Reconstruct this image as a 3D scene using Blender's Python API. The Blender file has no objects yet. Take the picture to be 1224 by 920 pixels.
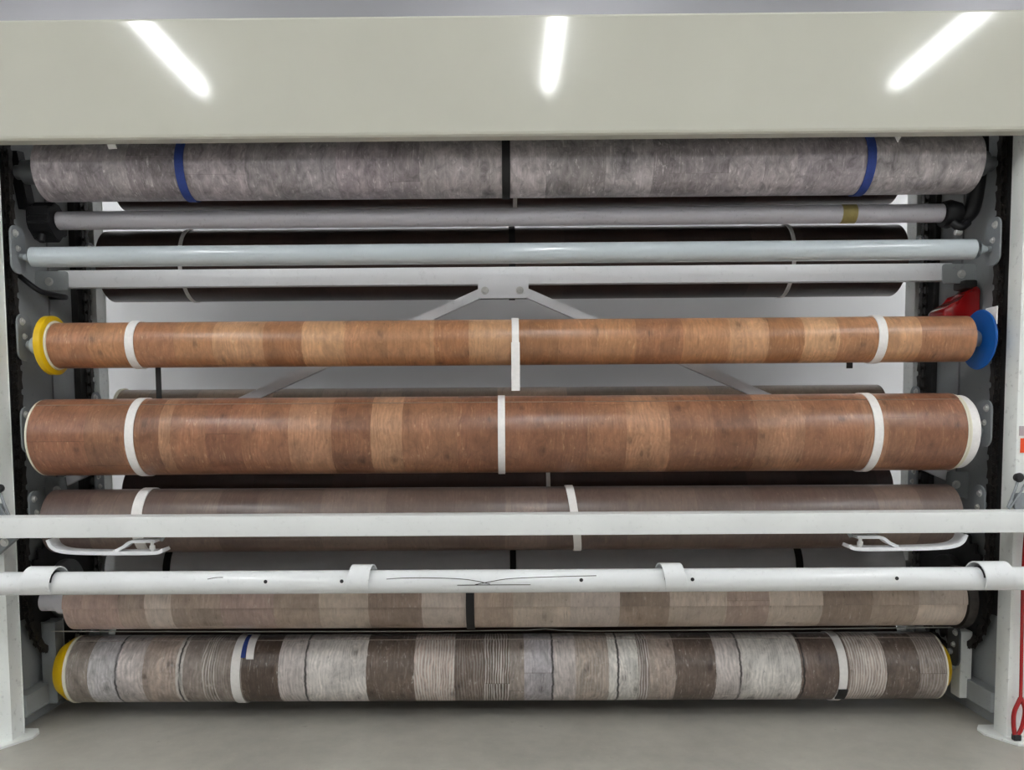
import bpy, bmesh, math, random
from mathutils import Matrix, Vector
random.seed(7)
PI = math.pi
S = bpy.context.scene
COL = S.collection
FLOOR = -0.05

# ------------------------------------------------------------------ camera, world, exposure
cam_data = bpy.data.cameras.new('camera')
cam = bpy.data.objects.new('camera', cam_data)
COL.objects.link(cam)
S.camera = cam
cam_data.sensor_width = 36.0
cam_data.lens = 36.0 * 950.0 / 1224.0
cam_data.shift_x = 16.0 / 1224.0
cam_data.shift_y = 100.0 / 1224.0
cam_data.clip_start = 0.05
cam.matrix_world = (Matrix.Translation((0, 0, 1.32)) @ Matrix.Rotation(math.radians(.43), 4, 'Z')
                    @ Matrix.Rotation(PI / 2 - math.radians(3.6), 4, 'X') @ Matrix.Rotation(-.0068, 4, 'Z'))
world = bpy.data.worlds.new('world')
S.world = world
world.use_nodes = True
world.node_tree.nodes['Background'].inputs[0].default_value = (.8, .85, .9, 1)
world.node_tree.nodes['Background'].inputs[1].default_value = .05
S.view_settings.view_transform = 'Standard'
S.view_settings.look = 'None'
S.view_settings.gamma = 1
S.view_settings.use_curve_mapping = False
S.view_settings.exposure = 1.12
LAMP = 24.0


# ------------------------------------------------------------------ materials
def lin(c):
    c = c / 255.0
    return c / 12.92 if c <= .04045 else ((c + .055) / 1.055) ** 2.4


def rgb(r, g, b, k=1.0):
    return (min(lin(r) * k, .95), min(lin(g) * k, .95), min(lin(b) * k, .95), 1)


class NT:
    """small helper round a material's node tree"""
    def __init__(self, name):
        self.m = bpy.data.materials.new(name)
        self.m.use_nodes = True
        self.t = self.m.node_tree
        self.b = self.t.nodes['Principled BSDF']

    def n(self, kind, **kw):
        o = self.t.nodes.new(kind)
        for k, v in kw.items():
            setattr(o, k, v)
        return o

    def put(self, sock, v):
        if hasattr(v, 'is_output'):
            self.t.links.new(v, sock)
        else:
            sock.default_value = v

    def math(self, op, a, b=0.0, c=None, clamp=False):
        o = self.n('ShaderNodeMath', operation=op, use_clamp=clamp)
        self.put(o.inputs[0], a)
        self.put(o.inputs[1], b)
        if c is not None:
            self.put(o.inputs[2], c)
        return o.outputs[0]

    def vec(self, x, y, z=0.0):
        o = self.n('ShaderNodeCombineXYZ')
        for i, v in enumerate((x, y, z)):
            self.put(o.inputs[i], v)
        return o.outputs[0]

    def noise(self, v, scale=1.0, detail=3.0, rough=.55, dist=0.0):
        o = self.n('ShaderNodeTexNoise')
        self.put(o.inputs['Vector'], v)
        o.inputs['Scale'].default_value = scale
        o.inputs['Detail'].default_value = detail
        o.inputs['Roughness'].default_value = rough
        o.inputs['Distortion'].default_value = dist
        return o.outputs['Fac']

    def mix(self, kind, fac, a, b):
        o = self.n('ShaderNodeMix', data_type='RGBA', blend_type=kind)
        self.put(o.inputs[0], fac)
        self.put(o.inputs[6], a)
        self.put(o.inputs[7], b)
        return o.outputs[2]

    def rng(self, v, a, b, c, d):
        o = self.n('ShaderNodeMapRange')
        self.put(o.inputs[0], v)
        for i, q in enumerate((a, b, c, d)):
            o.inputs[i + 1].default_value = q
        return o.outputs[0]

    def bump(self, h, strength, distance=.002):
        o = self.n('ShaderNodeBump')
        o.inputs['Strength'].default_value = strength
        o.inputs['Distance'].default_value = distance
        self.put(o.inputs['Height'], h)
        self.t.links.new(o.outputs[0], self.b.inputs['Normal'])


def mat(name, col, rough=.5, metal=0.0, var=.08, scale=6.0, coat=0.0, dirt=0.0, bump=0.0, spec=.5):
    q = NT(name)
    tc = q.n('ShaderNodeTexCoord').outputs['Object']
    n1 = q.noise(tc, scale, 4)
    f = q.rng(n1, .3, .7, 1 - var, 1 + var)
    c = q.mix('MULTIPLY', 1.0, col, q.vec(f, f, f))
    if dirt:
        n2 = q.noise(tc, scale * 9, 5, .7)
        d = q.rng(n2, .58, .7, 0.0, dirt)
        c = q.mix('MIX', d, c, (.02, .018, .016, 1))
    q.t.links.new(c, q.b.inputs['Base Color'])
    q.b.inputs['Roughness'].default_value = rough
    q.b.inputs['Metallic'].default_value = metal
    q.b.inputs['Specular IOR Level'].default_value = spec
    q.b.inputs['Coat Weight'].default_value = coat
    q.b.inputs['Coat Roughness'].default_value = .08
    if bump:
        q.bump(q.noise(tc, scale * 14, 3), bump)
    return q.m


def vinyl(name, planks, light=(230, 225, 215), grain=.3, blotch=.3, fleck=.35, ring=.25, joint=.12, knot=.6, rough=.32, jl=1.15, mottle=.3, cracks=()):
    """printed plank vinyl: planks = [(x start in metres, (r,g,b), streak)], u along the roll, v round it"""
    q = NT(name)
    uv = q.n('ShaderNodeUVMap', uv_map='UVMap').outputs[0]
    sp = q.n('ShaderNodeSeparateXYZ')
    q.t.links.new(uv, sp.inputs[0])
    u, v = sp.outputs[0], sp.outputs[1]
    u0, L = -2.1, 4.2
    rp = q.n('ShaderNodeValToRGB')
    cr = rp.color_ramp
    cr.interpolation = 'CONSTANT'
    planks = sorted(planks)[:32]
    rnd = random.Random(name)
    for i, (x, c, s) in enumerate(planks):
        p = 0.0 if i == 0 else (x - u0) / L
        e = cr.elements[i] if i < 2 else cr.elements.new(p)
        e.position = p
        k = [rnd.uniform(.985, 1.015) for _ in range(3)]
        e.color = (lin(c[0]) * k[0], lin(c[1]) * k[1], lin(c[2]) * k[2], s)
    ew = q.noise(q.vec(q.math('MULTIPLY', u, 3.0), q.math('MULTIPLY', v, 22.0), 0.0), 1.0, 3, .6)
    ue = q.math('ADD', u, q.math('MULTIPLY', q.math('SUBTRACT', ew, .5), .007))
    q.t.links.new(q.math('DIVIDE', q.math('SUBTRACT', ue, u0), L), rp.inputs[0])
    col, streak = rp.outputs[0], rp.outputs[1]
    wn = q.n('ShaderNodeTexWhiteNoise', noise_dimensions='3D')
    sc = q.n('ShaderNodeVectorMath', operation='SCALE')
    q.t.links.new(col, sc.inputs[0])
    sc.inputs[3].default_value = 173.3
    q.t.links.new(sc.outputs[0], wn.inputs[0])
    pid = wn.outputs[0]
    # end joints of the printed boards
    jv = q.math('DIVIDE', q.math('ADD', v, q.math('MULTIPLY', pid, 2.7)), jl)
    jf = q.math('FLOOR', jv)
    w2 = q.n('ShaderNodeTexWhiteNoise', noise_dimensions='3D')
    q.t.links.new(q.vec(q.math('MULTIPLY', pid, 91.7), jf, 3.1), w2.inputs[0])
    bid = w2.outputs[0]
    tone = q.rng(bid, 0, 1, 1 - joint, 1 + joint)
    jfr = q.math('FRACT', jv)
    jline = q.math('LESS_THAN', jfr, .0025)
    seed = q.math('ADD', q.math('MULTIPLY', pid, 40.0), q.math('MULTIPLY', bid, 17.0))
    # figure
    g = q.noise(q.vec(q.math('MULTIPLY', u, 52.0), q.math('MULTIPLY', v, 5.0), seed), 1.0, 6, .65, .3)
    bl = q.noise(q.vec(q.math('MULTIPLY', u, 9.0), q.math('MULTIPLY', v, 6.0), seed), 1.0, 5, .6, .6)
    b2 = q.noise(q.vec(q.math('MULTIPLY', u, 24.0), q.math('MULTIPLY', v, 15.0), seed), 1.0, 5, .68, 1.2)
    wob = q.noise(q.vec(q.math('MULTIPLY', u, 7.0), q.math('MULTIPLY', v, 3.2), seed), 1.0, 3, .5)
    rg = q.math('SINE', q.math('ADD', q.math('MULTIPLY', u, 330.0), q.math('MULTIPLY', wob, 60.0)))
    st = q.math('SINE', q.math('ADD', q.math('MULTIPLY', u, 520.0), q.math('MULTIPLY', wob, 26.0)))
    st = q.math('ADD', q.math('MULTIPLY', st, .5), q.rng(g, .3, .7, -.5, .5))
    fl = q.noise(q.vec(q.math('MULTIPLY', u, 75.0), q.math('MULTIPLY', v, 30.0), seed), 1.0, 4, .6)
    flm = q.math('MULTIPLY', q.rng(fl, .6, .72, 0, 1), q.rng(bl, .42, .6, 0, 1))
    dk = q.rng(fl, .26, .36, 1, 0)
    k = q.math('ADD', 1.0, q.math('MULTIPLY', q.math('SUBTRACT', g, .5), grain * 2))
    k = q.math('ADD', k, q.math('MULTIPLY', q.math('SUBTRACT', bl, .5), blotch * 2))
    k = q.math('ADD', k, q.math('MULTIPLY', q.math('MULTIPLY', rg, q.rng(bl, .4, .62, 0, 1)), ring * .4))
    k = q.math('ADD', k, q.math('MULTIPLY', q.math('SUBTRACT', b2, .5), mottle * 2))
    k = q.math('MULTIPLY', k, tone)
    k = q.math('MAXIMUM', k, .15)
    c = q.mix('MULTIPLY', 1.0, col, q.vec(k, k, k))
    c = q.mix('MIX', q.math('MULTIPLY', flm, fleck), c, rgb(*light))
    c = q.mix('MIX', q.math('MULTIPLY', q.rng(st, -.1, .55, 0, 1), streak), c, rgb(*light))
    c = q.mix('MIX', q.math('MULTIPLY', dk, .4), c, rgb(40, 30, 26))
    ln = q.noise(q.vec(q.math('MULTIPLY', u, 150.0), q.math('MULTIPLY', v, 9.0), seed), 1.0, 3, .6, .5)
    lm = q.math('MULTIPLY', q.rng(ln, .58, .68, 0, 1), q.rng(b2, .44, .6, 0, 1))
    c = q.mix('MIX', q.math('MULTIPLY', lm, fleck * .6), c, rgb(*light))
    c = q.mix('MIX', q.math('MULTIPLY', q.rng(ln, .3, .38, 1, 0), .3), c, rgb(40, 30, 26))
    for cx in cracks:
        d = q.math('ABSOLUTE', q.math('SUBTRACT', q.math('ADD', u, q.math('MULTIPLY', q.math('SUBTRACT', ew, .5), .016)), cx))
        c = q.mix('MIX', q.math('MULTIPLY', q.rng(d, .002, .007, 1, 0), q.rng(bl, .3, .5, .35, .95)), c, rgb(38, 32, 30))
    # knots
    vo = q.n('ShaderNodeTexVoronoi', feature='F1', voronoi_dimensions='2D')
    vo.inputs['Scale'].default_value = 1.0
    q.t.links.new(q.vec(q.math('ADD', q.math('MULTIPLY', u, 6.5), q.math('MULTIPLY', g, .5)),
                        q.math('ADD', q.math('MULTIPLY', v, 3.2), q.math('MULTIPLY', wob, .3)), 0.0), vo.inputs['Vector'])
    kd = vo.outputs['Distance']
    core = q.rng(kd, .03, .085, 1, 0)
    halo = q.math('MULTIPLY', q.rng(kd, .1, .3, 1, 0), q.math('ADD', .5, q.math('MULTIPLY', q.math('SINE', q.math('MULTIPLY', kd, 90.0)), .5)))
    c = q.mix('MIX', q.math('MULTIPLY', core, knot * .55), c, rgb(52, 36, 28))
    c = q.mix('MULTIPLY', q.math('MULTIPLY', halo, knot * .35), c, (.45, .4, .36, 1))
    c = q.mix('MULTIPLY', q.math('MULTIPLY', jline, .45), c, (.3, .25, .22, 1))
    q.t.links.new(c, q.b.inputs['Base Color'])
    q.b.inputs['Roughness'].default_value = rough
    q.b.inputs['Specular IOR Level'].default_value = .6
    q.bump(q.math('ADD', g, q.math('MULTIPLY', fl, .6)), .16, .0012)
    return q.m


def emit(name, col, power):
    m = bpy.data.materials.new(name)
    m.use_nodes = True
    b = m.node_tree.nodes['Principled BSDF']
    b.inputs['Base Color'].default_value = (.9, .9, .9, 1)
    b.inputs['Emission Color'].default_value = col
    b.inputs['Emission Strength'].default_value = power
    return m


def floor_mat():
    q = NT('sealed_concrete')
    tc = q.n('ShaderNodeTexCoord').outputs['Object']
    a = q.noise(tc, 1.3, 6, .6, .4)
    b = q.noise(tc, 14, 5, .65)
    s = q.noise(tc, 90, 2, .5)
    k = q.math('ADD', q.rng(a, .3, .7, .86, 1.12), q.rng(b, .3, .7, -.09, .09))
    c = q.mix('MULTIPLY', 1.0, rgb(176, 173, 164), q.vec(k, k, k))
    c = q.mix('MIX', q.rng(s, .7, .76, 0, .35), c, rgb(205, 203, 196))
    c = q.mix('MIX', q.rng(b, .66, .74, 0, .3), c, rgb(95, 92, 86))
    q.t.links.new(c, q.b.inputs['Base Color'])
    q.t.links.new(q.rng(b, .3, .7, .38, .55), q.b.inputs['Roughness'])
    q.bump(b, .1, .002)
    return q.m


M = {}
M['panel'] = mat('cream_gloss_paint', rgb(196, 195, 183), .085, var=.025, scale=2)
M['white'] = mat('white_gloss_paint', rgb(238, 240, 241), .22, var=.03, scale=5, dirt=.12, coat=.2)
M['white_flat'] = mat('white_satin_paint', rgb(238, 240, 239), .38, var=.03, scale=5, dirt=.1)
M['post'] = mat('pale_grey_post_paint', rgb(243, 246, 243), .4, var=.04, scale=4, dirt=.25)
M['plate'] = mat('grey_sheet_steel_paint', rgb(150, 154, 155), .45, var=.07, scale=3, dirt=.2)
M['pipe_blue'] = mat('bluish_grey_gloss_pipe_paint', rgb(192, 201, 206), .2, var=.03, scale=5, dirt=.1, coat=.3)
M['pipe_lilac'] = mat('lilac_grey_plastic_pipe', rgb(222, 220, 227), .3, var=.05, scale=6, dirt=.25)
M['brace'] = mat('light_grey_brace_paint', rgb(236, 237, 240), .35, var=.03, scale=4, dirt=.1)
M['bracket'] = mat('zinc_grey_bracket', rgb(150, 155, 158), .45, .25, var=.08, scale=12, dirt=.2)
M['bracket_dark'] = mat('dark_grey_bracket', rgb(84, 87, 90), .45, .2, var=.1, scale=12)
M['bolt'] = mat('bright_zinc_bolt', rgb(215, 215, 212), .35, .4, var=.1, scale=40)
M['chain'] = mat('greasy_black_chain_steel', rgb(52, 48, 45), .5, .5, var=.4, scale=30, dirt=.5)
M['guide'] = mat('dirty_black_chain_guide', rgb(38, 37, 36), .6, 0, var=.3, scale=20, bump=.2)
M['black'] = mat('black_plastic', rgb(22, 22, 25), .5, var=.1)
M['black_strap'] = mat('black_webbing', rgb(24, 22, 22), .7, var=.15, scale=60, bump=.3)
M['white_strap'] = mat('white_elastic_webbing', rgb(248, 245, 242), .7, var=.04, scale=70, bump=.3)
M['blue_strap'] = mat('blue_webbing', rgb(42, 66, 140), .7, var=.12, scale=60, bump=.3)
M['yellow'] = mat('yellow_plastic', rgb(232, 190, 8), .35, var=.04)
M['blue'] = mat('blue_plastic', rgb(0, 92, 178), .4, var=.05)
M['cream'] = mat('cream_plastic', rgb(240, 235, 215), .45, var=.03)
M['core'] = mat('cardboard_core', rgb(150, 128, 105), .8, var=.1, scale=20)
M['backing'] = mat('grey_vinyl_backing', rgb(245, 245, 248), .55, var=.06, scale=8)
M['edge'] = mat('rolled_vinyl_edge', rgb(150, 140, 132), .7, var=.15, scale=60)
M['red'] = mat('glossy_red_plastic', rgb(165, 18, 22), .2, var=.1, coat=.4)
M['orange'] = mat('orange_red_sticker', rgb(235, 80, 30), .5, var=.05)
M['mauve'] = mat('faded_mauve_sticker', rgb(190, 175, 180), .5, var=.05)
M['tape'] = mat('yellowed_tape', rgb(176, 160, 98), .5, var=.12, scale=30)
M['wire'] = mat('dull_steel_wire', rgb(170, 170, 165), .4, .6)
M['wall'] = mat('white_wall_paint', rgb(232, 232, 234), .6, var=.02, scale=1.5)
M['ceil'] = mat('white_ceiling_paint', rgb(205, 206, 203), .8, var=.02, scale=1)
M['upper_wall'] = mat('grey_upper_wall', rgb(142, 141, 144), .6, var=.02, scale=1.5)
M['joint'] = mat('grey_joint', rgb(130, 130, 132), .8)
M['lamp'] = emit('fluorescent_tube_light', (.965, .985, 1, 1), LAMP)
M['housing'] = mat('white_lamp_housing', rgb(230, 230, 228), .5)
M['floor'] = floor_mat()


# ------------------------------------------------------------------ mesh helpers
def obj(name, bm, m, parent=None, smooth=None, loc=None):
    me = bpy.data.meshes.new(name)
    bmesh.ops.recalc_face_normals(bm, faces=bm.faces[:])
    bm.to_mesh(me)
    bm.free()
    for x in (m if isinstance(m, (list, tuple)) else [m]):
        me.materials.append(x)
    o = bpy.data.objects.new(name, me)
    COL.objects.link(o)
    if parent is not None:
        o.parent = parent
        # geometry is written in world metres: take the parents' offset out
        w = Vector((0, 0, 0))
        p = parent
        while p is not None:
            w += p.location
            p = p.parent
        me.transform(Matrix.Translation(-w))
    elif loc is not None:
        me.transform(Matrix.Translation(-Vector(loc)))
        o.location = loc
    if smooth is not None:
        me.polygons.foreach_set('use_smooth', [True] * len(me.polygons))
        me.set_sharp_from_angle(angle=math.radians(smooth))
    return o


def tag(o, label, cat, group=None):
    o['label'] = label
    o['category'] = cat
    if group:
        o['group'] = group
    return o


def thing(name, label, cat, loc, group=None):
    o = bpy.data.objects.new(name, None)
    o.empty_display_size = .05
    COL.objects.link(o)
    o.location = loc
    return tag(o, label, cat, group)


def box(bm, x0, x1, y0, y1, z0, z1, bev=0.0, seg=2):
    r = bmesh.ops.create_cube(bm, size=1)
    vs = r['verts']
    for v in vs:
        v.co = Vector(((x0 + x1) / 2 + v.co.x * (x1 - x0), (y0 + y1) / 2 + v.co.y * (y1 - y0), (z0 + z1) / 2 + v.co.z * (z1 - z0)))
    if bev:
        es = list({e for v in vs for e in v.link_edges})
        bmesh.ops.bevel(bm, geom=es, offset=bev, segments=seg, affect='EDGES', profile=.6)
    return bm


def B(*a, **k):
    return box(bmesh.new(), *a, **k)


def lathe(bm, prof, y, z, n=40, closed=False):
    """prof = [(x, r)] turned about the X axis through (y, z)"""
    rings = []
    for x, r in prof:
        if r < 1e-5:
            rings.append([bm.verts.new((x, y, z))])
        else:
            rings.append([bm.verts.new((x, y - r * math.cos(2 * PI * i / n), z + r * math.sin(2 * PI * i / n))) for i in range(n)])
    pairs = list(zip(rings, rings[1:]))
    if closed:
        pairs.append((rings[-1], rings[0]))
    for a, b in pairs:
        for i in range(n):
            j = (i + 1) % n
            if len(a) == 1 and len(b) == 1:
                continue
            if len(a) == 1:
                bm.faces.new((a[0], b[i], b[j]))
            elif len(b) == 1:
                bm.faces.new((a[i], a[j], b[0]))
            else:
                bm.faces.new((a[i], a[j], b[j], b[i]))
    return bm


def L_(prof, y, z, n=40, closed=False):
    return lathe(bmesh.new(), prof, y, z, n, closed)


def cyl(x0, x1, y, z, r, n=32, bev=.003):
    if x1 < x0:
        x0, x1 = x1, x0
    return L_([(x0, 0), (x0, r - bev), (x0 + bev, r), (x1 - bev, r), (x1, r - bev), (x1, 0)], y, z, n)


def band(bm, xc, w, y, z, r0, r1, a0, a1, n=64, tilt=0.0):
    """flat strap bent round an X axis; angle 0 faces the front, positive upwards"""
    full = abs(a1 - a0) > 2 * PI - 1e-4
    rows = []
    for i in range(n + (0 if full else 1)):
        a = a0 + (a1 - a0) * i / n
        dx = tilt * math.sin(a)
        c, s = math.cos(a), math.sin(a)
        rows.append([bm.verts.new((xc + dx + q, y - r * c, z + r * s)) for q, r in ((-w / 2, r0), (-w / 2, r1), (w / 2, r1), (w / 2, r0))])
    for i in range(len(rows) if full else len(rows) - 1):
        a, b = rows[i], rows[(i + 1) % len(rows)]
        for k in range(4):
            bm.faces.new((a[k], a[(k + 1) % 4], b[(k + 1) % 4], b[k]))
    if not full:
        bm.faces.new(rows[0])
        bm.faces.new(rows[-1][::-1])
    return bm


def tube(bm, pts, r, n=12, rs=None):
    pts = [Vector(p) for p in pts]
    rings = []
    up = None
    for i, p in enumerate(pts):
        t = (pts[min(i + 1, len(pts) - 1)] - pts[max(i - 1, 0)]).normalized()
        if up is None:
            up = t.orthogonal().normalized()
        up = (up - t * up.dot(t)).normalized()
        sd = t.cross(up)
        rr = rs[i] if rs else r
        rings.append([bm.verts.new(p + rr * (math.cos(2 * PI * k / n) * up + math.sin(2 * PI * k / n) * sd)) for k in range(n)])
    for a, b in zip(rings, rings[1:]):
        for k in range(n):
            bm.faces.new((a[k], a[(k + 1) % n], b[(k + 1) % n], b[k]))
    bm.faces.new(rings[0][::-1])
    bm.faces.new(rings[-1])
    return bm


def T(pts, r, n=12, rs=None):
    return tube(bmesh.new(), pts, r, n, rs)


def spline(pts, k=6):
    """Catmull-Rom through the points"""
    P = [Vector(p) for p in pts]
    P = [2 * P[0] - P[1]] + P + [2 * P[-1] - P[-2]]
    out = []
    for i in range(1, len(P) - 2):
        for j in range(k):
            t = j / k
            a, b, c, d = P[i - 1], P[i], P[i + 1], P[i + 2]
            out.append(.5 * ((2 * b) + (c - a) * t + (2 * a - 5 * b + 4 * c - d) * t * t + (3 * b - a - 3 * c + d) * t ** 3))
    out.append(P[-2])
    return out


def prism(bm, poly, axis, a, b):
    """extrude a 2-D outline along X ('x': outline is y,z) or Y ('y': outline is x,z)"""
    def at(p, q):
        return (q, p[0], p[1]) if axis == 'x' else (p[0], q, p[1])
    A = [bm.verts.new(at(p, a)) for p in poly]
    C = [bm.verts.new(at(p, b)) for p in poly]
    bm.faces.new(A[::-1])
    bm.faces.new(C)
    for i in range(len(poly)):
        j = (i + 1) % len(poly)
        bm.faces.new((A[i], A[j], C[j], C[i]))
    return bm


def rounded(cx, cy, w, h, r, n=6):
    out = []
    for k, (sx, sy) in enumerate(((1, 1), (-1, 1), (-1, -1), (1, -1))):
        for i in range(n + 1):
            a = PI / 2 * (k + i / n)
            out.append((cx + sx * (w / 2 - r) + r * math.cos(a), cy + sy * (h / 2 - r) + r * math.sin(a)))
    return out


def ribbon(bm, pts, wdir, w, t):
    """flat bar swept along pts in the XZ plane, width w along Y, thickness t"""
    P = [Vector(p) for p in pts]
    rows = []
    for i, p in enumerate(P):
        tg = (P[min(i + 1, len(P) - 1)] - P[max(i - 1, 0)]).normalized()
        nn = Vector((-tg.z, 0, tg.x))
        d = Vector(wdir)
        rows.append([bm.verts.new(p + d * (a * w / 2) + nn * (b * t / 2)) for a, b in ((-1, -1), (1, -1), (1, 1), (-1, 1))])
    for a, b in zip(rows, rows[1:]):
        for k in range(4):
            bm.faces.new((a[k], a[(k + 1) % 4], b[(k + 1) % 4], b[k]))
    bm.faces.new(rows[0][::-1])
    bm.faces.new(rows[-1])
    return bm


def hexbolt(x, y, z, r, sgn, h=.01):
    """hex head on a face that looks along sgn*X"""
    bm = bmesh.new()
    lathe(bm, [(x, 0), (x, r * 1.5), (x + sgn * .002, r * 1.5), (x + sgn * .002, r)], y, z, 16)
    lathe(bm, [(x + sgn * .002, r), (x + sgn * h, r * .95), (x + sgn * h, 0)], y, z, 6)
    return bm


def bolt_front(x, y, z, r, h=.008):
    """round bolt on a face that looks along -Y"""
    bm = bmesh.new()
    lathe(bm, [(0, 0), (0, r * 1.5), (-.002, r * 1.5), (-.002, r), (-h, r * .9), (-h, 0)], 0, 0, 14)
    bmesh.ops.transform(bm, matrix=Matrix.Translation((x, y, z)) @ Matrix.Rotation(PI / 2, 4, 'Z'), verts=bm.verts[:])
    return bm


def struct(name, bm, m, parent=None, **k):
    o = obj(name, bm, m, parent, **k)
    if parent is None:
        o['kind'] = 'structure'
    return o


# ------------------------------------------------------------------ the room
struct('floor', B(-6.6, 6.6, -10, 4.8, FLOOR - .1, FLOOR), M['floor'])
wb = struct('wall_back', B(-6.6, 6.6, 4.8, 4.9, FLOOR, 3.95), M['wall'])
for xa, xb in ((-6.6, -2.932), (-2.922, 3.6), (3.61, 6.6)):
    o = struct('trim_1' if xa < -6 else 'trim_2' if xa < 0 else 'trim_3', B(xa, xb, 4.76, 4.8, 3.0, 3.95, .003), M['upper_wall'])  # upper band of the back wall, darker grey than below
struct('wall_front', B(-6.6, 6.6, -10.1, -10, FLOOR, 3.95), M['wall'])
struct('wall_left', B(-6.7, -6.6, -10, 4.8, FLOOR, 3.95), M['wall'])
struct('wall_right', B(6.6, 6.7, -10, 4.8, FLOOR, 3.95), M['wall'])
struct('ceiling', B(-6.7, 6.7, -10.1, 4.9, 3.95, 4.05), M['ceil'])

for row, (ya, yb) in enumerate(((3.06, 4.3), (.0, 1.6), (-2.95, -1.35))):  # the row behind the camera is unseen, added as fill light
    for k, x in enumerate((-5.1, -2.34, .36, 3.06, 5.8)):  # outermost columns are unseen, added to raise the ambient light
        where = ('above the rack', 'just before the rack', 'added fill row behind the camera')[row]
        side = ('added far left', 'left', 'centre', 'right', 'added far right')[k]
        t = thing('ceiling_light', 'white fluorescent ceiling batten %s, %s' % (side, where), 'lamp', (x, (ya + yb) / 2, 3.95), 'fluorescent ceiling battens')
        obj('housing', B(x - .075, x + .075, ya, yb, 3.915, 3.95, .006), M['housing'], t)
        bm = B(x - .042, x + .042, ya + .02, yb - .02, 3.865, 3.915, .02, 3)
        obj('diffuser', bm, M['lamp'], t, smooth=40)

# ------------------------------------------------------------------ header panel
hp = thing('header_panel', 'wide cream glossy header panel across the top of the roll rack', 'panel', (0, 3.2, 2.43))
pr = [(3.2, 2.89), (3.196, 2.884), (3.196, 2.447), (3.198, 2.438), (3.204, 2.432)]
prof = [(3.42, 2.89), (3.206, 2.89), (3.199, 2.886), (3.196, 2.878), (3.196, 2.445), (3.199, 2.436), (3.207, 2.43), (3.255, 2.43), (3.255, 2.436), (3.21, 2.436), (3.204, 2.442), (3.204, 2.876), (3.21, 2.882), (3.42, 2.882)]
obj('face_sheet', prism(bmesh.new(), prof, 'x', -2.6, 2.6), M['panel'], hp)
tag(obj('added_shade_cover', B(-2.3, 2.3, 3.43, 4.28, 2.926, 2.938), M['plate'], loc=(0, 3.85, 2.926)), 'unseen flat grey sheet added over the rack behind the cream header to shade it', 'cover')  # unseen cover, added to shade the inside of the rack
bm = bmesh.new()
prism(bm, [(-1.59, 2.434), (-1.557, 2.434), (-1.55, 2.414), (-1.583, 2.412)], 'y', 3.256, 3.262)
obj('tape_scrap', bm, M['white_strap'], hp)
bm = bmesh.new()
prism(bm, [(1.565, 2.434), (1.592, 2.434), (1.578, 2.41)], 'y', 3.256, 3.262)
obj('tape_scrap', bm, M['white_strap'], hp)


# ------------------------------------------------------------------ side frames
def side_frame(s, label):
    t = thing('side_frame', label, 'frame', (s * 2.16, 3.8, FLOOR))
    po = obj('front_post', B(s * 2.115, s * 2.25, 3.3, 3.39, FLOOR + .008, 2.925, .006), M['post'], t, smooth=30)
    bm = bmesh.new()
    fp = [(s * 2.3, 3.44), (s * 2.08, 3.44), (s * 2.052, 3.40), (s * 2.048, 3.345), (s * 2.12, 3.23), (s * 2.3, 3.2)]
    vs = [bm.verts.new((x, y, FLOOR + .001)) for x, y in fp]
    vt = [bm.verts.new((x, y, FLOOR + .011)) for x, y in fp]
    bm.faces.new(vs)
    bm.faces.new(vt)
    for i in range(6):
        bm.faces.new((vs[i], vs[(i + 1) % 6], vt[(i + 1) % 6], vt[i]))
    obj('foot_plate', bm, M['post'], po)
    obj('rear_post', B(s * 2.115, s * 2.22, 4.15, 4.25, FLOOR, 2.925, .005), M['post'], t)
    pl = obj('side_sheet', B(s * 2.16, s * 2.175, 3.39, 4.15, -.045, 2.925), M['plate'], t)
    bm = B(s * 2.154, s * 2.1605, 3.80, 3.806, .14, 2.93)
    obj('sheet_joint', bm, M['joint'], pl)
    for y0, y1 in ((3.395, 3.50), (4.0, 4.12)):
        obj('chain_guide', B(s * 2.132, s * 2.16, y0, y1, .45, 2.85, .004), M['guide'], t)
    obj('base_beam', B(s * 2.105, s * 2.158, 3.395, 4.14, .03, .12, .005), M['plate'], t)
    obj('upright_stub', B(s * 2.072, s * 2.125, 3.575, 3.65, .03, .40 if s < 0 else .34, .006), M['bracket'] if s < 0 else M['post'], t)
    # lower sprocket with teeth
    n = 28
    pts = []
    for i in range(n * 4):
        a = 2 * PI * i / (n * 4)
        r = .285 if i % 4 in (0, 1) else .262
        pts.append((3.77 + r * math.cos(a), .52 + r * math.sin(a)))
    sk = obj('sprocket', prism(bmesh.new(), pts, 'x', s * 2.128, s * 2.14), M['guide'], t)
    obj('hub', cyl(s * 2.095, s * 2.13, 3.77, .52, .14, 36), M['bracket' if s < 0 else 'guide'], sk, smooth=30)
    return t, po


lf, lpost = side_frame(-1, 'pale grey upright side frame at the left end of the rack')
rf, rpost = side_frame(1, 'pale grey upright side frame at the right end of the rack')

# small things fixed to the posts
o = obj('sticker', B(2.15, 2.22, 3.2965, 3.3, 1.93, 2.0), M['mauve'], rpost)
o['label'] = 'grey paper sticker on the right post'
o = obj('sticker', B(2.126, 2.22, 3.2965, 3.3, 1.235, 1.275), M['mauve'], rpost)
o['label'] = 'faded mauve sticker on the right post'
o = obj('sticker', B(2.132, 2.24, 3.296, 3.3, 1.165, 1.225), M['orange'], rpost)
o['label'] = 'orange red sticker on the right post'


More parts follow.
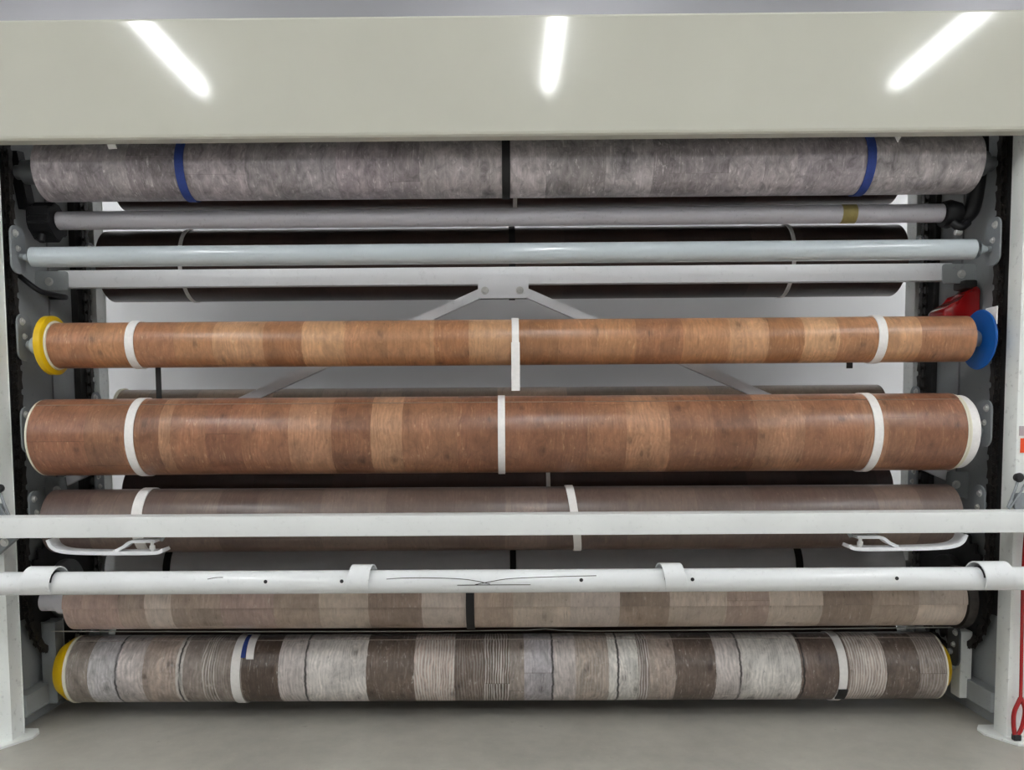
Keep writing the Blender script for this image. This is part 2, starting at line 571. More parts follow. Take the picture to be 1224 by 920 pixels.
def crank(s, x, z, label):
    t = thing('crank_lever', label, 'lever', (x, 3.3, z))
    obj('knob', L_y(x, 3.3, z, [(0, .008), (-.012, .008), (-.014, .017), (-.03, .02), (-.04, .014), (-.042, 0)]), M['black'], t, smooth=35)
    obj('rod', T(spline([(x + s * .005, 3.285, z - .01), (x - s * .012, 3.282, z - .06), (x - s * .035, 3.284, z - .125)]), .0055, 8), M['bracket'], t, smooth=60)
    obj('rod', T(spline([(x + s * .06, 3.284, z + .03), (x + s * .01, 3.282, z - .07), (x - s * .03, 3.284, z - .13)]), .005, 8), M['bracket'], t, smooth=60)
    obj('hinge_plate', prism(bmesh.new(), rounded(x + s * .04, z - .10, .09, .07, .015), 'y', 3.288, 3.3), M['bracket'], t)
    return t


def L_y(x, y, z, prof, n=20):
    """turned about the Y axis: prof = [(y offset, r)]"""
    bm = bmesh.new()
    lathe(bm, prof, 0, 0, n)
    bmesh.ops.transform(bm, matrix=Matrix.Translation((x, y, z)) @ Matrix.Rotation(PI / 2, 4, 'Z'), verts=bm.verts[:])
    return bm


crank(1, 2.114, 1.064, 'black knobbed lever on the right post above the white guard bar')
crank(-1, -2.10, 1.045, 'black knobbed lever on the left post above the white guard bar')
t = thing('pivot_arm', 'short grey pivot arm on the left post between guard bar and pipe', 'arm', (-2.1, 3.3, .80))
obj('arm_plate', prism(bmesh.new(), [(-2.2, .75), (-2.12, .765), (-2.035, .835), (-2.04, .85), (-2.2, .85)], 'y', 3.27, 3.298), M['bracket'], t)
obj('bolt', bolt_front(-2.085, 3.27, .82, .012), M['bolt'], t)

t = thing('red_rope', 'red rope with a loop hanging down the right post to the floor', 'cord', (2.14, 3.26, FLOOR))
obj('rope_length', T(spline([(2.155, 3.28, .86), (2.146, 3.275, .7), (2.147, 3.272, .45), (2.15, 3.27, .2), (2.15, 3.27, .13)]), .007, 8), M['red'], t, smooth=60)
obj('grip_loop', T(spline([(2.15, 3.27, .14), (2.124, 3.268, .075), (2.127, 3.268, -.0), (2.137, 3.266, -.02), (2.16, 3.268, .02), (2.17, 3.27, .09), (2.152, 3.27, .14)]), .009, 10), M['red'], t, smooth=60)
obj('dark_tip', B(2.122, 2.152, 3.255, 3.28, FLOOR + .011, -.012, .005), M['black'], t)


# ------------------------------------------------------------------ chains
def chain(s, label):
    t = thing('roller_chain', label, 'chain', (s * 2.1, 3.44, .2))
    yf, yb, zb, zt = 3.45, 4.06, .52, 2.62
    R = (yb - yf) / 2
    path = []
    st = .052
    z = zt
    while z > zb:
        path.append((yf, z)); z -= st
    k = int(PI * R / st)
    for i in range(k + 1):
        a = PI + PI * i / k
        path.append(((yf + yb) / 2 + R * math.cos(a), zb + R * math.sin(a)))
    z = zb + st
    while z < zt:
        path.append((yb, z)); z += st
    for i in range(k + 1):
        a = PI * i / k
        path.append(((yf + yb) / 2 + R * math.cos(a), zt + R * math.sin(a)))
    bm = bmesh.new()
    n = len(path)
    for i in range(n):
        (ya, za), (yc, zc) = path[i], path[(i + 1) % n]
        d = Vector((yc - ya, zc - za)); ln = d.length; d.normalize()
        nv = Vector((-d.y, d.x))
        off = .012 if i % 2 else .008
        w = .019
        for xx in (-off, off):
            poly = [(-w * .6, -w), (-w, 0), (-w * .6, w), (ln / 2, w * .6), (ln + w * .6, w), (ln + w, 0), (ln + w * .6, -w), (ln / 2, -w * .6)]
            pp = [(ya + d.x * a + nv.x * b, za + d.y * a + nv.y * b) for a, b in poly]
            prism(bm, pp, 'x', s * 2.112 + xx - .0015, s * 2.112 + xx + .0015)
        lathe(bm, [(s * 2.112 - .014, 0), (s * 2.112 - .014, .009), (s * 2.112 + .014, .009), (s * 2.112 + .014, 0)], ya, za, 8)
    o = obj('chain_links', bm, M['chain'], t)
    o['kind'] = 'stuff'
    return t


chain(-1, 'greasy black roller chain loop running up the left side frame')
chain(1, 'greasy black roller chain loop running up the right side frame')


# ------------------------------------------------------------------ carrier brackets
def carrier(s, y, z, label, group, x=2.075, h=.19, w=.095, dz=.035, pm='bracket'):
    t = thing('carrier_bracket', label, 'bracket', (s * x, y, z - h / 2 + dz), group)
    obj('plate', prism(bmesh.new(), rounded(y - .01, z + dz, w, h, .04), 'x', s * x, s * (x + .008)), M[pm], t)
    for k, (dy, zz, r) in enumerate(((-.018, z + dz + h * .33, .011), (-.005, z + dz + h * .02, .009))):
        obj('bolt', hexbolt(s * x, y - .01 + dy, zz, r, -s), M['bolt'], t)
    obj('notch_pin', cyl(s * (x - .02), s * x, y, z + .002, .014, 12), M['bracket'], t, smooth=40)
    return t


G1 = 'carrier brackets on the front chain run'
G2 = 'carrier brackets on the rear chain run'
for z, y, what in ((2.025, 3.45, 'bluish grey empty pipe'), (1.65, 3.47, 'slim light brown roll'), (1.25, 3.47, 'thick brown roll at mid height'),
                   (.88, 3.5, 'dark brown roll behind the guard bar'), (.17, 3.62, 'whitewashed plank roll at the bottom')):
    for s, side in ((-1, 'left'), (1, 'right')):
        if z == .17:
            if s > 0:
                carrier(1, 3.60, .24, 'dark grey bracket at the right end of the ' + what, G1, 2.045, pm='bracket_dark')
            continue
        x = 2.075
        dz = .035
        if z == 2.025:
            dz = .03
        carrier(s, y, z, 'grey bolted bracket at the %s end of the %s' % (side, what), G1, x, .20, .10, dz)
for z, what in ((2.096, 'dark brown roll behind the bluish pipe'), (1.35, 'greyish brown roll at the back of mid height'), (.95, 'dark back roll under the thick brown roll')):
    for s, side in ((-1, 'left'), (1, 'right')):
        carrier(s, 4.06, z, 'grey rear bracket %s of the %s' % (side, what), G2, 2.075, .17, .085)


# ------------------------------------------------------------------ vinyl rolls
def sheet(x0, x1, y, z, r, seam, core, N=96, lap=.0035):
    """spiral sheet with a visible lap at the seam angle, annular ends"""
    bm = bmesh.new()
    uvl = bm.loops.layers.uv.new('UVMap')
    nx = 2
    xs = [x0 + (x1 - x0) * i / (nx - 1) for i in range(nx)]
    rows = []
    for k in range(N + 1):
        a = seam + 2 * PI * k / N
        rr = r - lap * k / N
        rows.append(([bm.verts.new((x, y - rr * math.cos(a), z + rr * math.sin(a))) for x in xs], a))
    for k in range(N):
        for i in range(nx - 1):
            f = bm.faces.new((rows[k][0][i], rows[k][0][i + 1], rows[k + 1][0][i + 1], rows[k + 1][0][i]))
            for l in f.loops:
                kk = k if l.vert in rows[k][0] else k + 1
                l[uvl].uv = (l.vert.co.x, r * (seam + 2 * PI * kk / N) + x0 * 3)
    # lap face
    f = bm.faces.new((rows[0][0][0], rows[N][0][0], rows[N][0][-1], rows[0][0][-1]))
    f.material_index = 1
    for i in (0, -1):
        cv = [bm.verts.new((xs[i] + (.004 if i == 0 else -.004), y - core * math.cos(w[1]), z + core * math.sin(w[1]))) for w in rows]
        for k in range(N):
            f = bm.faces.new((rows[k][0][i], rows[k + 1][0][i], cv[k + 1], cv[k]))
            f.material_index = 1
    return bm


ROLLS = {}


def roll(key, label, x0, x1, y, z, r, m, straps=(), seam=2.2, core=.055, shaft=.022, group='flooring rolls on the carousel', sx=2.07, lap=.0035):
    t = thing('vinyl_roll', label, 'roll', ((x0 + x1) / 2, y, z - r), group)
    ROLLS[key] = t
    obj('vinyl_sheet', sheet(x0, x1, y, z, r, seam, core, 96, lap), [m, M['edge']], t, smooth=40)
    obj('core_tube', L_([(x0 - .012, core - .006), (x0 - .012, core), (x1 + .012, core), (x1 + .012, core - .006)], y, z, 32), M['core'], t, smooth=30)
    obj('shaft', cyl(-sx, sx, y, z, shaft, 20), M['bracket'], t, smooth=30)
    for st in straps:
        x, colr, w = st[:3]
        tilt = st[3] if len(st) > 3 else 0
        o = obj('strap', band(bmesh.new(), x, w, y, z, r - .001, r + .0035, 0, 2 * PI, 72, tilt), M[colr], t, smooth=40)
        o['label'] = colr.replace('_strap', '') + ' webbing strap'
    return t


def tones(xs, pal, pick, streaks=None, even=.55):
    mean = [sum(pal[p][k] for p in pick) / len(pick) for k in range(3)]
    return [(x, tuple(mean[k] + (pal[p][k] - mean[k]) * even for k in range(3)), (streaks or {}).get(i, 0.0)) for i, (x, p) in enumerate(zip(xs, pick))]


# grey mottled roll at the top
P = {'l': (176, 168, 170), 'm': (156, 147, 150), 'd': (132, 122, 126), 'w': (186, 178, 178)}
m200 = vinyl('grey_stone_wood_print', tones([-1.944, -1.666, -1.561, -1.353, -1.075, -.867, -.694, -.487, -.348, -.106, .014, .17, .411, .617, .686, .927, 1.202, 1.51, 1.716],
             P, 'lmdlmlmdwlwmldmlmwl', None, .5), light=(236, 230, 230), grain=.12, blotch=.85, fleck=1.0, ring=.15, joint=.12, knot=.3, jl=.62, mottle=1.0)
r200 = roll('200', 'mottled grey vinyl roll with two blue straps, right under the header panel', -1.955, 1.985, 3.47, 2.388, .124, m200,
     [(-1.338, 'blue_strap', .036), (.014, 'black_strap', .034), (1.517, 'blue_strap', .036)], seam=1.3)
# light brown roll
P = {'l': (200, 155, 116), 'm': (176, 127, 90), 'd': (154, 106, 72), 'w': (212, 168, 128), 'r': (168, 114, 82)}
m410 = vinyl('light_brown_oak_print', tones([-1.95, -1.757, -1.597, -1.402, -1.243, -1.031, -.854, -.677, -.508, -.325, -.296, -.148, .035, .221, .386, .555, .748, .941, 1.105, 1.256, 1.396, 1.571, 1.745],
             P, 'rmrmldlmmldldmmrmldwmlr', None, .7), light=(232, 196, 152), grain=.22, blotch=.45, fleck=.5, ring=.25, joint=.06, knot=.75, mottle=.45)
r410 = roll('410', 'slim light brown wood-look vinyl roll between a yellow and a blue end disc', -1.935, 1.985, 3.47, 1.65, .10, m410,
            [(-1.583, 'white_strap', .036), (.049, 'white_strap', .03), (1.592, 'white_strap', .036)], seam=2.4)
# thick brown roll
P = {'l': (176, 133, 103), 'm': (150, 104, 77), 'd': (126, 84, 61), 'w': (186, 146, 112), 'r': (142, 93, 70)}
m520 = vinyl('mid_brown_oak_print', tones([-2.0, -1.758, -1.53, -1.46, -1.407, -1.25, -1.103, -.917, -.725, -.568, -.428, -.202, -.017, .164, .338, .494, .685, .859, 1.049, 1.24, 1.482, 1.586, 1.69],
             P, 'rmdlmrmldwmdrdmlmdlmlmr', None, .6), light=(222, 180, 140), grain=.26, blotch=.55, fleck=.5, ring=.28, joint=.08, knot=.75, mottle=.5)
r520 = roll('520', 'thickest brown wood-look vinyl roll, at mid height, with a white end cap', -1.995, 1.92, 3.47, 1.25, .168, m520,
            [(-1.565, 'white_strap', .036), (-.012, 'white_strap', .03), (1.551, 'white_strap', .036)], seam=1.0)
# dark brown roll behind the bar
P = {'l': (122, 104, 94), 'm': (106, 88, 80), 'd': (92, 74, 67), 'w': (132, 112, 100)}
m620 = vinyl('dark_grey_brown_print', tones([-1.993, -1.796, -1.581, -1.438, -1.241, -1.081, -.795, -.51, -.296, -.012, .166, .52, .804, 1.051, 1.334, 1.581, 1.758],
             P, 'dlmldmlmdlmlmdmwd'), light=(170, 150, 135), grain=.2, blotch=.25, fleck=.3, ring=.2, joint=.1, knot=.4)
r620 = roll('620', 'dark grey brown wood-look vinyl roll just behind the square guard bar', -1.99, 1.945, 3.5, .88, .142, m620,
            [(-1.573, 'white_strap', .045, .0), (.3, 'white_strap', .034, -.018)], seam=2.8)
# pale beige plank roll
P = {'l': (188, 172, 158), 'm': (168, 150, 136), 'd': (150, 131, 117), 'w': (198, 184, 173), 'r': (170, 147, 137)}
m730 = vinyl('pale_beige_plank_print', tones([-1.91, -1.675, -1.566, -1.458, -1.241, -1.017, -.807, -.591, -.375, -.159, .028, .272, .488, .703, .936, 1.132, 1.347, 1.561, 1.768],
             P, 'rmwmrmldwmlwdlrldml', None, 1.0), light=(214, 204, 192), grain=.2, blotch=.35, fleck=.4, ring=.15, joint=.14, knot=.4, jl=.8)
r730 = roll('730', 'pale beige plank vinyl roll just below the round white pipe', -1.915, 1.98, 3.5, .518, .129, m730, [(-.152, 'black_strap', .036)], seam=-.045, lap=.006)
# whitewashed plank roll at the bottom
P = {'d': (106, 91, 81), 'k': (90, 75, 64), 'm': (150, 138, 130), 'l': (200, 192, 188), 'w': (224, 219, 214), 'p': (184, 168, 157), 'v': (192, 188, 192)}
x8 = [-1.967, -1.884, -1.745, -1.63, -1.491, -1.454, -1.367, -1.311, -1.192, -1.027, -.896, -.639, -.412, -.244, -.099, .005, .072, .21, .302, .458, .577, .625, .744, .922, 1.04, 1.299, 1.514, 1.687, 1.835]
p8 = 'mvlpwmmmklwdpddmvlpwmpdlwdpdm'
s8 = {4: .4, 6: .8, 7: .15, 9: .3, 10: .4, 12: .95, 13: .2, 14: .85, 18: .2, 19: .45, 20: .9, 23: .3, 24: .4, 26: .9, 28: .3}
m800 = vinyl('whitewashed_plank_print', tones(x8, P, p8, s8, .9), light=(228, 224, 218), grain=.34, blotch=.65, fleck=.7, ring=.45, joint=.1, knot=.9, jl=1.6, mottle=.6, cracks=(-1.745, -1.46, -.896, .209, .50, 1.044, 1.325))
r800 = roll('800', 'whitewashed and brown plank vinyl roll at the bottom, close to the floor', -1.967, 1.955, 3.62, .172, .152, m800,
            [(-1.207, 'white_strap', .04), (1.497, 'white_strap', .036)], seam=1.25)

# rolls on the rear run
GB = 'flooring rolls on the rear chain run'
def plain_planks(a, b, step, pal, seed):
    r = random.Random(seed)
    out = []
    x = a
    while x < b and len(out) < 30:
        out.append((x, r.choice(pal), 0.0))
        x += step * r.uniform(.7, 1.3)
    return out


m315 = vinyl('very_dark_walnut_print', plain_planks(-1.96, 1.95, .19, [(70, 52, 47), (62, 46, 42), (76, 58, 52)], 3), light=(110, 90, 80), grain=.15, blotch=.2, fleck=.15, ring=.1, joint=.08, knot=.3)
m465 = vinyl('olive_brown_print', plain_planks(-1.96, 1.95, .21, [(128, 112, 98), (112, 98, 86), (138, 118, 102)], 5), light=(160, 145, 130), grain=.15, blotch=.2, fleck=.15, ring=.1, joint=.08, knot=.3)
roll('b238', 'dark brown back roll half hidden behind the mottled grey roll', -1.90, 1.93, 4.05, 2.51, .135, m315, [(.06, 'white_strap', .02)], group=GB)
roll('b315', 'very dark brown back roll behind the bluish grey pipe', -1.97, 1.945, 4.05, 2.096, .176, m315,
     [(-1.56, 'white_strap', .018), (.043, 'black_strap', .03), (1.395, 'white_strap', .018)], group=GB)
rb4 = roll('b465', 'greyish brown back roll peeking over the thick brown roll', -1.925, 1.88, 4.05, 1.35, .132, m465, group=GB)
roll('b570', 'dark back roll seen in the gap under the thick brown roll', -1.90, 1.915, 4.05, .95, .14, m315, [(.216, 'white_strap', .02)], group=GB)
roll('b670', 'grey back roll wrapped backing side out, above the round white pipe', -2.0, 1.985, 4.05, .56, .14, M['backing'],
     [(-1.69, 'black_strap', .035), (.039, 'black_strap', .03), (1.46, 'black_strap', .035)], group=GB)
roll('b900', 'added very dark back roll that darkens the gap between beige and bottom rolls', -1.94, 1.93, 3.99, .21, .13, m315, group=GB)  # added roll, blocks the bright view through the gap above the bottom roll
obj('end_rim', L_([(-1.925, .136), (-1.94, .136), (-1.94, .12), (-1.925, .12)], 4.05, 1.35, 48, True), M['cream'], rb4, smooth=30)

# ends of the rolls
for s, xe in ((-1, -1.965), (1, 1.995)):
    obj('spindle', L_([(xe, 0), (xe, .05), (s * 2.05, .05), (s * 2.06, .03), (s * 2.085, .03), (s * 2.085, 0)], 3.47, 2.388, 28), M['bracket_dark'], r200, smooth=30)
o = obj('end_disc', L_([(-1.945, .05), (-1.945, .122), (-1.949, .127), (-1.974, .127), (-1.978, .122), (-1.978, .05)], 3.47, 1.65, 56, True), M['yellow'], r410, smooth=40)
o['label'] = 'yellow plastic end disc'
o = obj('end_rim', L_([(-1.936, .06), (-1.936, .104), (-1.943, .106), (-1.944, .06)], 3.47, 1.65, 56, True), M['cream'], r410, smooth=40)
o['label'] = 'cream ring between roll and yellow disc'
o = obj('spindle', L_([(-1.97, 0), (-1.97, .036), (-2.045, .036), (-2.07, .012), (-2.07, 0)], 3.47, 1.65, 28), M['pipe_blue'], r410, smooth=30)
o = obj('end_disc', L_([(2.045, .03), (2.045, .125), (2.049, .128), (2.054, .125), (2.054, .03)], 3.47, 1.645, 56, True), M['blue'], r410, smooth=40)
o['label'] = 'thin blue plastic end disc'
obj('spindle', L_([(1.985, 0), (1.985, .05), (2.02, .046), (2.045, .03), (2.045, 0)], 3.47, 1.65, 28), M['bracket'], r410, smooth=30)
bm = B(2.055, 2.06, 3.36, 3.44, 1.70, 1.775, .002)
o = obj('paper_tag', bm, M['white_strap'], r410)
o['label'] = 'white tag behind the blue disc'
# hanging tails
o = obj('strap_tail', B(.031, .067, 3.366, 3.3685, 1.437, 1.64, .0008), M['white_strap'], r410)
o['label'] = 'white strap tail hanging below the roll'
o = obj('strap_tail', B(-1.517, -1.494, 3.468, 3.472, 1.405, 1.552), M['black_strap'], r410)
o['label'] = 'black strap tail hanging below the roll'
o = obj('strap_tail', B(1.482, 1.508, 3.468, 3.472, 1.527, 1.552), M['black_strap'], r410)
o['label'] = 'black strap stub under the roll'

obj('end_rim', L_([(-1.996, .12), (-1.996, .166), (-2.004, .166), (-2.004, .12)], 3.47, 1.25, 64, True), M['cream'], r520, smooth=30)
for xa, rr in ((1.921, .166), (1.932, .163)):
    obj('end_rim', L_([(xa, .1), (xa, rr), (xa + .007, rr), (xa + .007, .1)], 3.47, 1.25, 64, True), M['cream'], r520, smooth=30)
o = obj('end_cap', L_([(1.94, .06), (1.94, .158), (1.972, .158), (1.982, .150), (1.996, .09), (2.004, .04), (2.04, .016), (2.05, 0)], 3.47, 1.25, 64), M['white_strap'], r520, smooth=40)
o['label'] = 'white dished plastic end cap'
obj('spindle', L_([(-2.005, .05), (-2.03, .045), (-2.05, .015), (-2.05, 0)], 3.47, 1.25, 28), M['bracket'], r520, smooth=30)

for s, xe in ((-1, -1.992), (1, 1.947)):
    o = obj('spindle', L_([(xe, .06), (xe + s * .045, .05), (xe + s * .075, .02), (xe + s * .075, 0)], 3.5, .885, 28), M['cream'], r620, smooth=30)
    o['label'] = 'pale tapered spindle end'
o = obj('spindle', L_([(-1.918, 0), (-1.918, .056), (-1.99, .056), (-1.995, .043), (-2.068, .043), (-2.07, 0)], 3.5, .518, 32), M['pipe_lilac'], r730, smooth=30)
o['label'] = 'pale lilac stepped spindle'
o = obj('end_disc', L_([(1.984, .05), (1.984, .136), (2.004, .14), (2.022, .136), (2.03, .11), (2.03, .05)], 3.5, .518, 48, True), M['chain'], r730, smooth=40)
o['label'] = 'dark grimy metal end disc'

obj('end_rim', L_([(-1.968, .1), (-1.968, .153), (-1.982, .153), (-1.982, .1)], 3.62, .172, 64, True), M['cream'], r800, smooth=30)
o = obj('end_disc', L_([(-1.982, .05), (-1.983, .148), (-2.002, .145), (-2.046, .115), (-2.06, .05)], 3.62, .172, 56, True), M['yellow'], r800, smooth=30)
o['label'] = 'yellow dished end disc on the left'
obj('end_rim', L_([(1.956, .11), (1.956, .15), (1.963, .15), (1.963, .11)], 3.62, .172, 64, True), M['cream'], r800, smooth=30)
o = obj('end_disc', L_([(1.964, .05), (1.964, .128), (1.985, .12), (2.003, .104), (2.008, .04)], 3.62, .172, 56, True), M['yellow'], r800, smooth=30)
o['label'] = 'yellow dished end disc on the right'
o = obj('strap_tail', band(bmesh.new(), -1.135, .034, 3.62, .172, .153, .158, .55, 1.6, 20, -.02), M['white_strap'], r800, smooth=40)
o['label'] = 'loose end of the white strap'
o = obj('strap_tail', band(bmesh.new(), -1.172, .02, 3.62, .172, .153, .156, .6, 1.6, 20, -.01), M['blue_strap'], r800, smooth=40)
o['label'] = 'blue edge showing beside the loose strap end'
o = obj('strap_buckle', band(bmesh.new(), 1.50, .042, 3.62, .172, .154, .161, -.85, -.42, 10), M['black'], r800, smooth=40)
o['label'] = 'black buckle at the lower end of the strap'

# ------------------------------------------------------------------ empty pipes
t = thing('carrier_pipe', 'bluish grey glossy empty pipe, full width, above the flat cross brace', 'pipe', (0, 3.45, 1.98), 'empty pipes')
obj('tube', L_([(-2.035, .02), (-2.02, .043), (2.0, .043), (2.015, .02)], 3.45, 2.025, 40), M['pipe_blue'], t, smooth=40)
for s in (-1, 1):
    obj('end_cone', L_([(s * 2.02 - .005, .04), (s * 2.035, .02), (s * 2.07, .008), (s * 2.07, 0)], 3.45, 2.025, 24), M['pipe_blue'], t, smooth=30)
t = thing('carrier_pipe', 'lilac grey dusty pipe with black end clamps, below the mottled grey roll', 'pipe', (0, 3.62, 2.18), 'empty pipes')
obj('tube', L_([(-1.995, 0), (-1.995, .038), (-1.993, .04), (1.953, .04), (1.955, .038), (1.955, 0)], 3.62, 2.22, 40), M['pipe_lilac'], t, smooth=40)
o = obj('tape_band', band(bmesh.new(), 1.535, .065, 3.62, 2.22, .0395, .0412, 0, 2 * PI, 40), M['tape'], t, smooth=40)
o['label'] = 'yellowed tape band'


# black clamps at the ends of the lilac pipe
t = thing('end_clamp', 'black star-shaped clamp with arm at the left end of the lilac pipe', 'clamp', (-2.03, 3.62, 2.2))
pts = []
for i in range(16):
    a = 2 * PI * i / 16 + .2
    r = (.086, .072)[i % 2] * (1.0 + .12 * math.sin(i * 2.3))
    pts.append((3.62 + r * math.cos(a), 2.215 + r * math.sin(a)))
bm = bmesh.new()
prism(bm, pts, 'x', -2.10, -2.0)
bmesh.ops.bevel(bm, geom=bm.edges[:], offset=.006, segments=2, affect='EDGES')
obj('star_hub', bm, M['black'], t, smooth=30)
bm = bmesh.new()
prism(bm, [(3.57, 2.26), (3.63, 2.27), (3.55, 2.50), (3.50, 2.49)], 'x', -2.145, -2.10)
obj('arm', bm, M['black'], t)
obj('set_screw', T([(-2.05, 3.58, 2.15), (-2.05, 3.572, 2.118)], .014, 10), M['black'], t, smooth=40)
t = thing('end_clamp', 'black ring clamp with curved arm at the right end of the lilac pipe', 'clamp', (2.0, 3.62, 2.2))
obj('ring', L_([(1.958, .025), (1.958, .055), (1.985, .062), (2.03, .05), (2.03, .025)], 3.62, 2.215, 32, True), M['black'], t, smooth=40)
pts = spline([(3.60, 2.20), (3.56, 2.25), (3.54, 2.34), (3.55, 2.45), (3.6, 2.55)] and [(2.045, 3.62, 2.19), (2.075, 3.60, 2.23), (2.082, 3.58, 2.33), (2.086, 3.57, 2.45), (2.09, 3.58, 2.56)])
obj('arm', T(pts, .035, 12), M['black'], t, smooth=50)
obj('lower_clip', T(spline([(1.98, 3.58, 2.17), (2.01, 3.57, 2.145), (2.05, 3.58, 2.17)]), .018, 10), M['black'], t, smooth=50)
obj('set_screw', cyl(1.99, 2.02, 3.575, 2.125, .013, 10), M['bolt'], t, smooth=30)

tag(obj('black_cable', T(spline([(-2.15, 3.52, 1.985), (-2.11, 3.53, 1.945), (-2.06, 3.56, 1.90), (-2.04, 3.66, 1.895), (-2.05, 3.75, 1.90), (-2.15, 3.80, 1.91)]), .012, 10), M['black'], smooth=60, loc=(-2.1, 3.6, 1.9)),
    'black cable sagging under the left end of the flat cross brace', 'cable')

# ------------------------------------------------------------------ red cover at the right
t = thing('red_cover', 'dark red glossy wedge-shaped plastic cover behind the blue disc at the right', 'cover', (2.1, 3.68, 1.72))
bm = bmesh.new()
A = [(1.985, 1.755), (1.985, 1.80), (2.03, 1.83), (2.09, 1.855), (2.118, 1.895), (2.14, 1.905), (2.15, 1.88), (2.15, 1.70), (2.05, 1.70)]
prism(bm, A, 'y', 3.63, 3.78)
bmesh.ops.bevel(bm, geom=bm.edges[:], offset=.018, segments=3, affect='EDGES', profile=.6)
obj('shell', bm, M['red'], t, smooth=60)
o = obj('dark_cap', B(2.09, 2.15, 3.66, 3.76, 1.895, 1.935, .012), M['guide'], t, smooth=40)
o['label'] = 'dark mount on top'

# ------------------------------------------------------------------ cross brace
YB = 3.72
t = thing('cross_brace', 'light grey flat cross beam with a gusset and two diagonal struts behind the front rolls', 'brace', (0, YB, 1.0))
obj('cross_beam', B(-2.06, 2.06, YB - .012, YB + .03, 1.938, 2.018, .006), M['brace'], t, smooth=30)
for s in (-1, 1):
    e = obj('end_plate', prism(bmesh.new(), rounded(s * 2.085, 1.968, .15, .088, .012), 'y', YB - .022, YB - .013), M['plate'], t)
    obj('bolt', bolt_front(s * 2.095, YB - .022, 1.965, .013), M['bolt'], e)
g = obj('gusset_plate', prism(bmesh.new(), rounded(-.001, 1.925, .232, .105, .016), 'y', YB - .024, YB - .013), M['brace'], t, smooth=30)
for x in (-.085, .075):
    obj('bolt', bolt_front(x, YB - .024, 1.907, .012), M['bolt'], g, smooth=40)
for s in (-1, 1):
    xa, za, xb, zb = s * .075, 1.912, s * 2.13, 1.012
    d = Vector((xb - xa, 0, zb - za)).normalized()
    nn = Vector((-d.z, 0, d.x)) * .021
    q = [(xa + nn.x, za + nn.z), (xb + nn.x, zb + nn.z), (xb - nn.x, zb - nn.z), (xa - nn.x, za - nn.z)]
    obj('diagonal_strut', prism(bmesh.new(), q, 'y', YB - .012, YB + .012), M['brace'], t)
    e = obj('foot_bracket', prism(bmesh.new(), [(s * 2.155, .93), (s * 2.155, 1.06), (s * 2.06, 1.06), (s * 2.05, .97)], 'y', YB - .02, YB - .013), M['plate'], t)
    obj('bolt', bolt_front(s * 2.10, YB - .02, 1.0, .013), M['bolt'], e)

# ------------------------------------------------------------------ white guard bar with hooks
t = thing('guard_bar', 'square white guard bar across the front of the rack, with two hook arms below', 'bar', (0, 3.2, .85))
obj('square_tube', B(-2.5, 2.5, 3.15, 3.25, .854, .937, .006), M['white_flat'], t, smooth=30)
for s, off in ((-1, 0), (1, 0)):
    def q(x, z): return (s * x, 3.2, z)
    path = spline([q(1.845, .845), q(1.83, .815), q(1.79, .797), q(1.70, .790), q(1.55, .788), q(1.415, .789), q(1.38, .80)], 6)
    hk = obj('hook_arm', ribbon(bmesh.new(), path, (0, 1, 0), .07, .014), M['brace'], t, smooth=40)
    br = spline([q(1.58, .795), q(1.545, .812), q(1.515, .832), q(1.47, .835), q(1.415, .835)], 5)
    obj('fork_branch', ribbon(bmesh.new(), br, (0, 1, 0), .05, .012), M['brace'], hk, smooth=40)
    bm = bmesh.new()
    tube(bm, [(s * 1.425, 3.175, .79), (s * 1.425, 3.175, .836)], .007, 10)
    tube(bm, [(s * 1.425, 3.175, .803), (s * 1.425, 3.175, .818)], .012, 8)
    obj('bolt', bm, M['bolt'], hk)
    obj('hanger', B(min(s * 1.845, s * 1.80), max(s * 1.845, s * 1.80), 3.18, 3.22, .82, .856), M['brace'], hk) if False else None
    obj('hanger', T([(s * 1.40, 3.2, .835), (s * 1.385, 3.2, .856)], .008, 8), M['bracket'], hk)

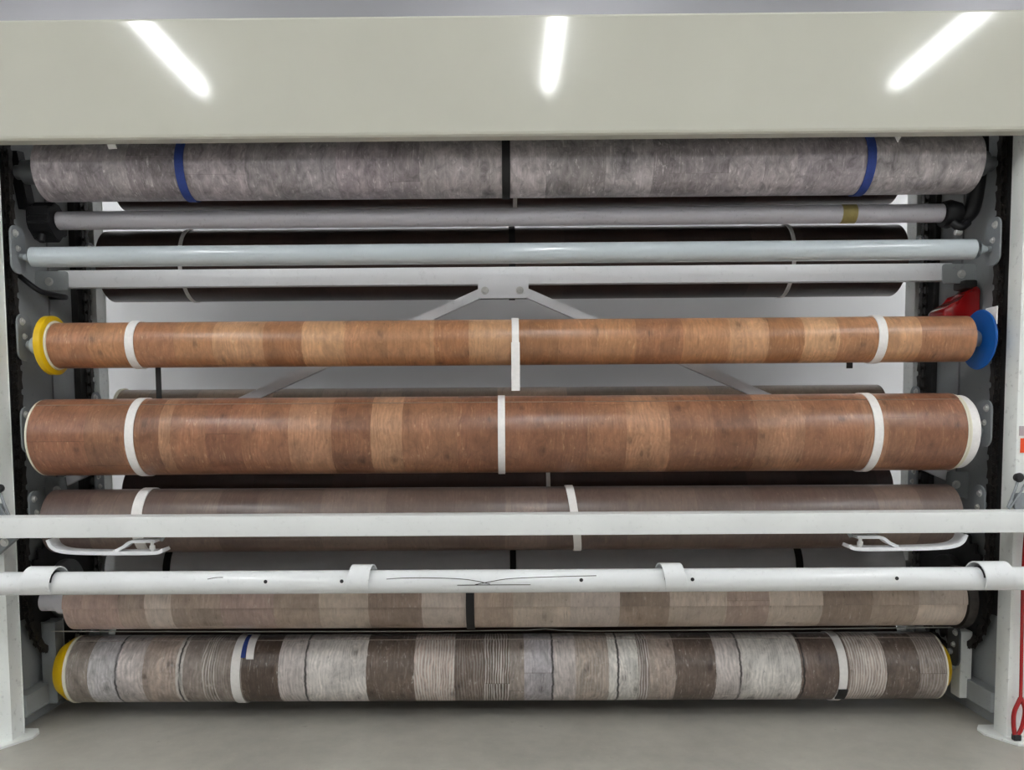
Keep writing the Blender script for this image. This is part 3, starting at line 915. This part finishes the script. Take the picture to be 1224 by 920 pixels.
# ------------------------------------------------------------------ round white pipe with collars
YP, ZP, RP = 3.15, .671, .0465
t = thing('winding_pipe', 'round glossy white pipe with four curved collars across the front of the rack', 'pipe', (0, YP, ZP - RP))
tb = obj('tube', L_([(-2.5, 0), (-2.5, RP), (2.5, RP), (2.5, 0)], YP, ZP, 48), M['white'], t, smooth=40)
for x, s, w in ((-1.865, 1, .115), (-.588, 1, .082), (.675, -1, .082), (1.945, -1, .115)):
    bm = bmesh.new()
    n = 22
    rows = []
    for i in range(n + 1):
        a = -.62 + (2.75 + .62) * i / n
        k = max(0.0, math.sin((a + .62) / 3.37 * PI))
        gap = .002 + .019 * k
        off = s * .030 * (i / n)
        c, sn = math.cos(a), math.sin(a)
        rows.append([bm.verts.new((x + dx + off, YP - r * c, ZP + r * sn)) for dx, r in ((-w / 2, RP + gap), (-w / 2, RP + gap + .005), (w / 2, RP + gap + .005), (w / 2, RP + gap))])
    for a, b in zip(rows, rows[1:]):
        for k in range(4):
            bm.faces.new((a[k], a[(k + 1) % 4], b[(k + 1) % 4], b[k]))
    bm.faces.new(rows[0]); bm.faces.new(rows[-1][::-1])
    co = obj('collar', bm, M['white'], t, smooth=40)
    obj('dark_gap_band', band(bmesh.new(), x + s * .016, w - .02, YP, ZP, RP, RP + .004, .25, 2.6, 20), M['black'], co, smooth=40)  # black band in the gap under the collar
    obj('clip_screw', cyl(x + s * w * .42, x + s * w * .52, YP - .028, ZP + .05, .009, 10), M['bolt'], co)
for x in (-.949, -.647, .3, .738, 1.541):
    bm = L_y(0, 0, 0, [(.004, 0), (.004, .0075), (-.0006, .0075), (-.0006, 0)], 14)
    bmesh.ops.transform(bm, matrix=Matrix.Translation((x, YP, ZP)) @ Matrix.Rotation(-.25, 4, 'X') @ Matrix.Translation((0, -RP, 0)), verts=bm.verts[:])
    o = obj('drill_hole', bm, M['black'], t)


def on_pipe(x, a, r=RP + .0004):
    return (x, YP - r * math.cos(a), ZP + r * math.sin(a))


for pts in ([(-.47, .42), (-.40, .50), (-.30, .50), (-.18, .40), (-.11, .2), (-.06, -.05)], [(-.12, -.1), (-.06, .15), (.02, .4), (.2, .55), (.36, .62)],
            [(-.19, -.13), (-.06, -.12), (.1, -.12)], [(-1.18, .5), (-1.15, .62), (-1.12, .65)]):
    o = obj('scratch', T(spline([on_pipe(*p) for p in pts], 6), .0016, 5), M['chain'], tb)

# ------------------------------------------------------------------ thin wire above the bottom roll
tag(obj('steel_wire', T([(-2.06, 3.535, .372), (-1.2, 3.535, .367), (-.32, 3.535, .364), (.1, 3.535, .368), (.179, 3.535, .373), (.25, 3.535, .366), (.4, 3.535, .362), (1.2, 3.535, .366), (2.06, 3.535, .372)], .003, 6), M['wire'], smooth=60, loc=(0, 3.535, .37)),
    'thin steel wire stretched between the beige roll and the bottom roll', 'wire')
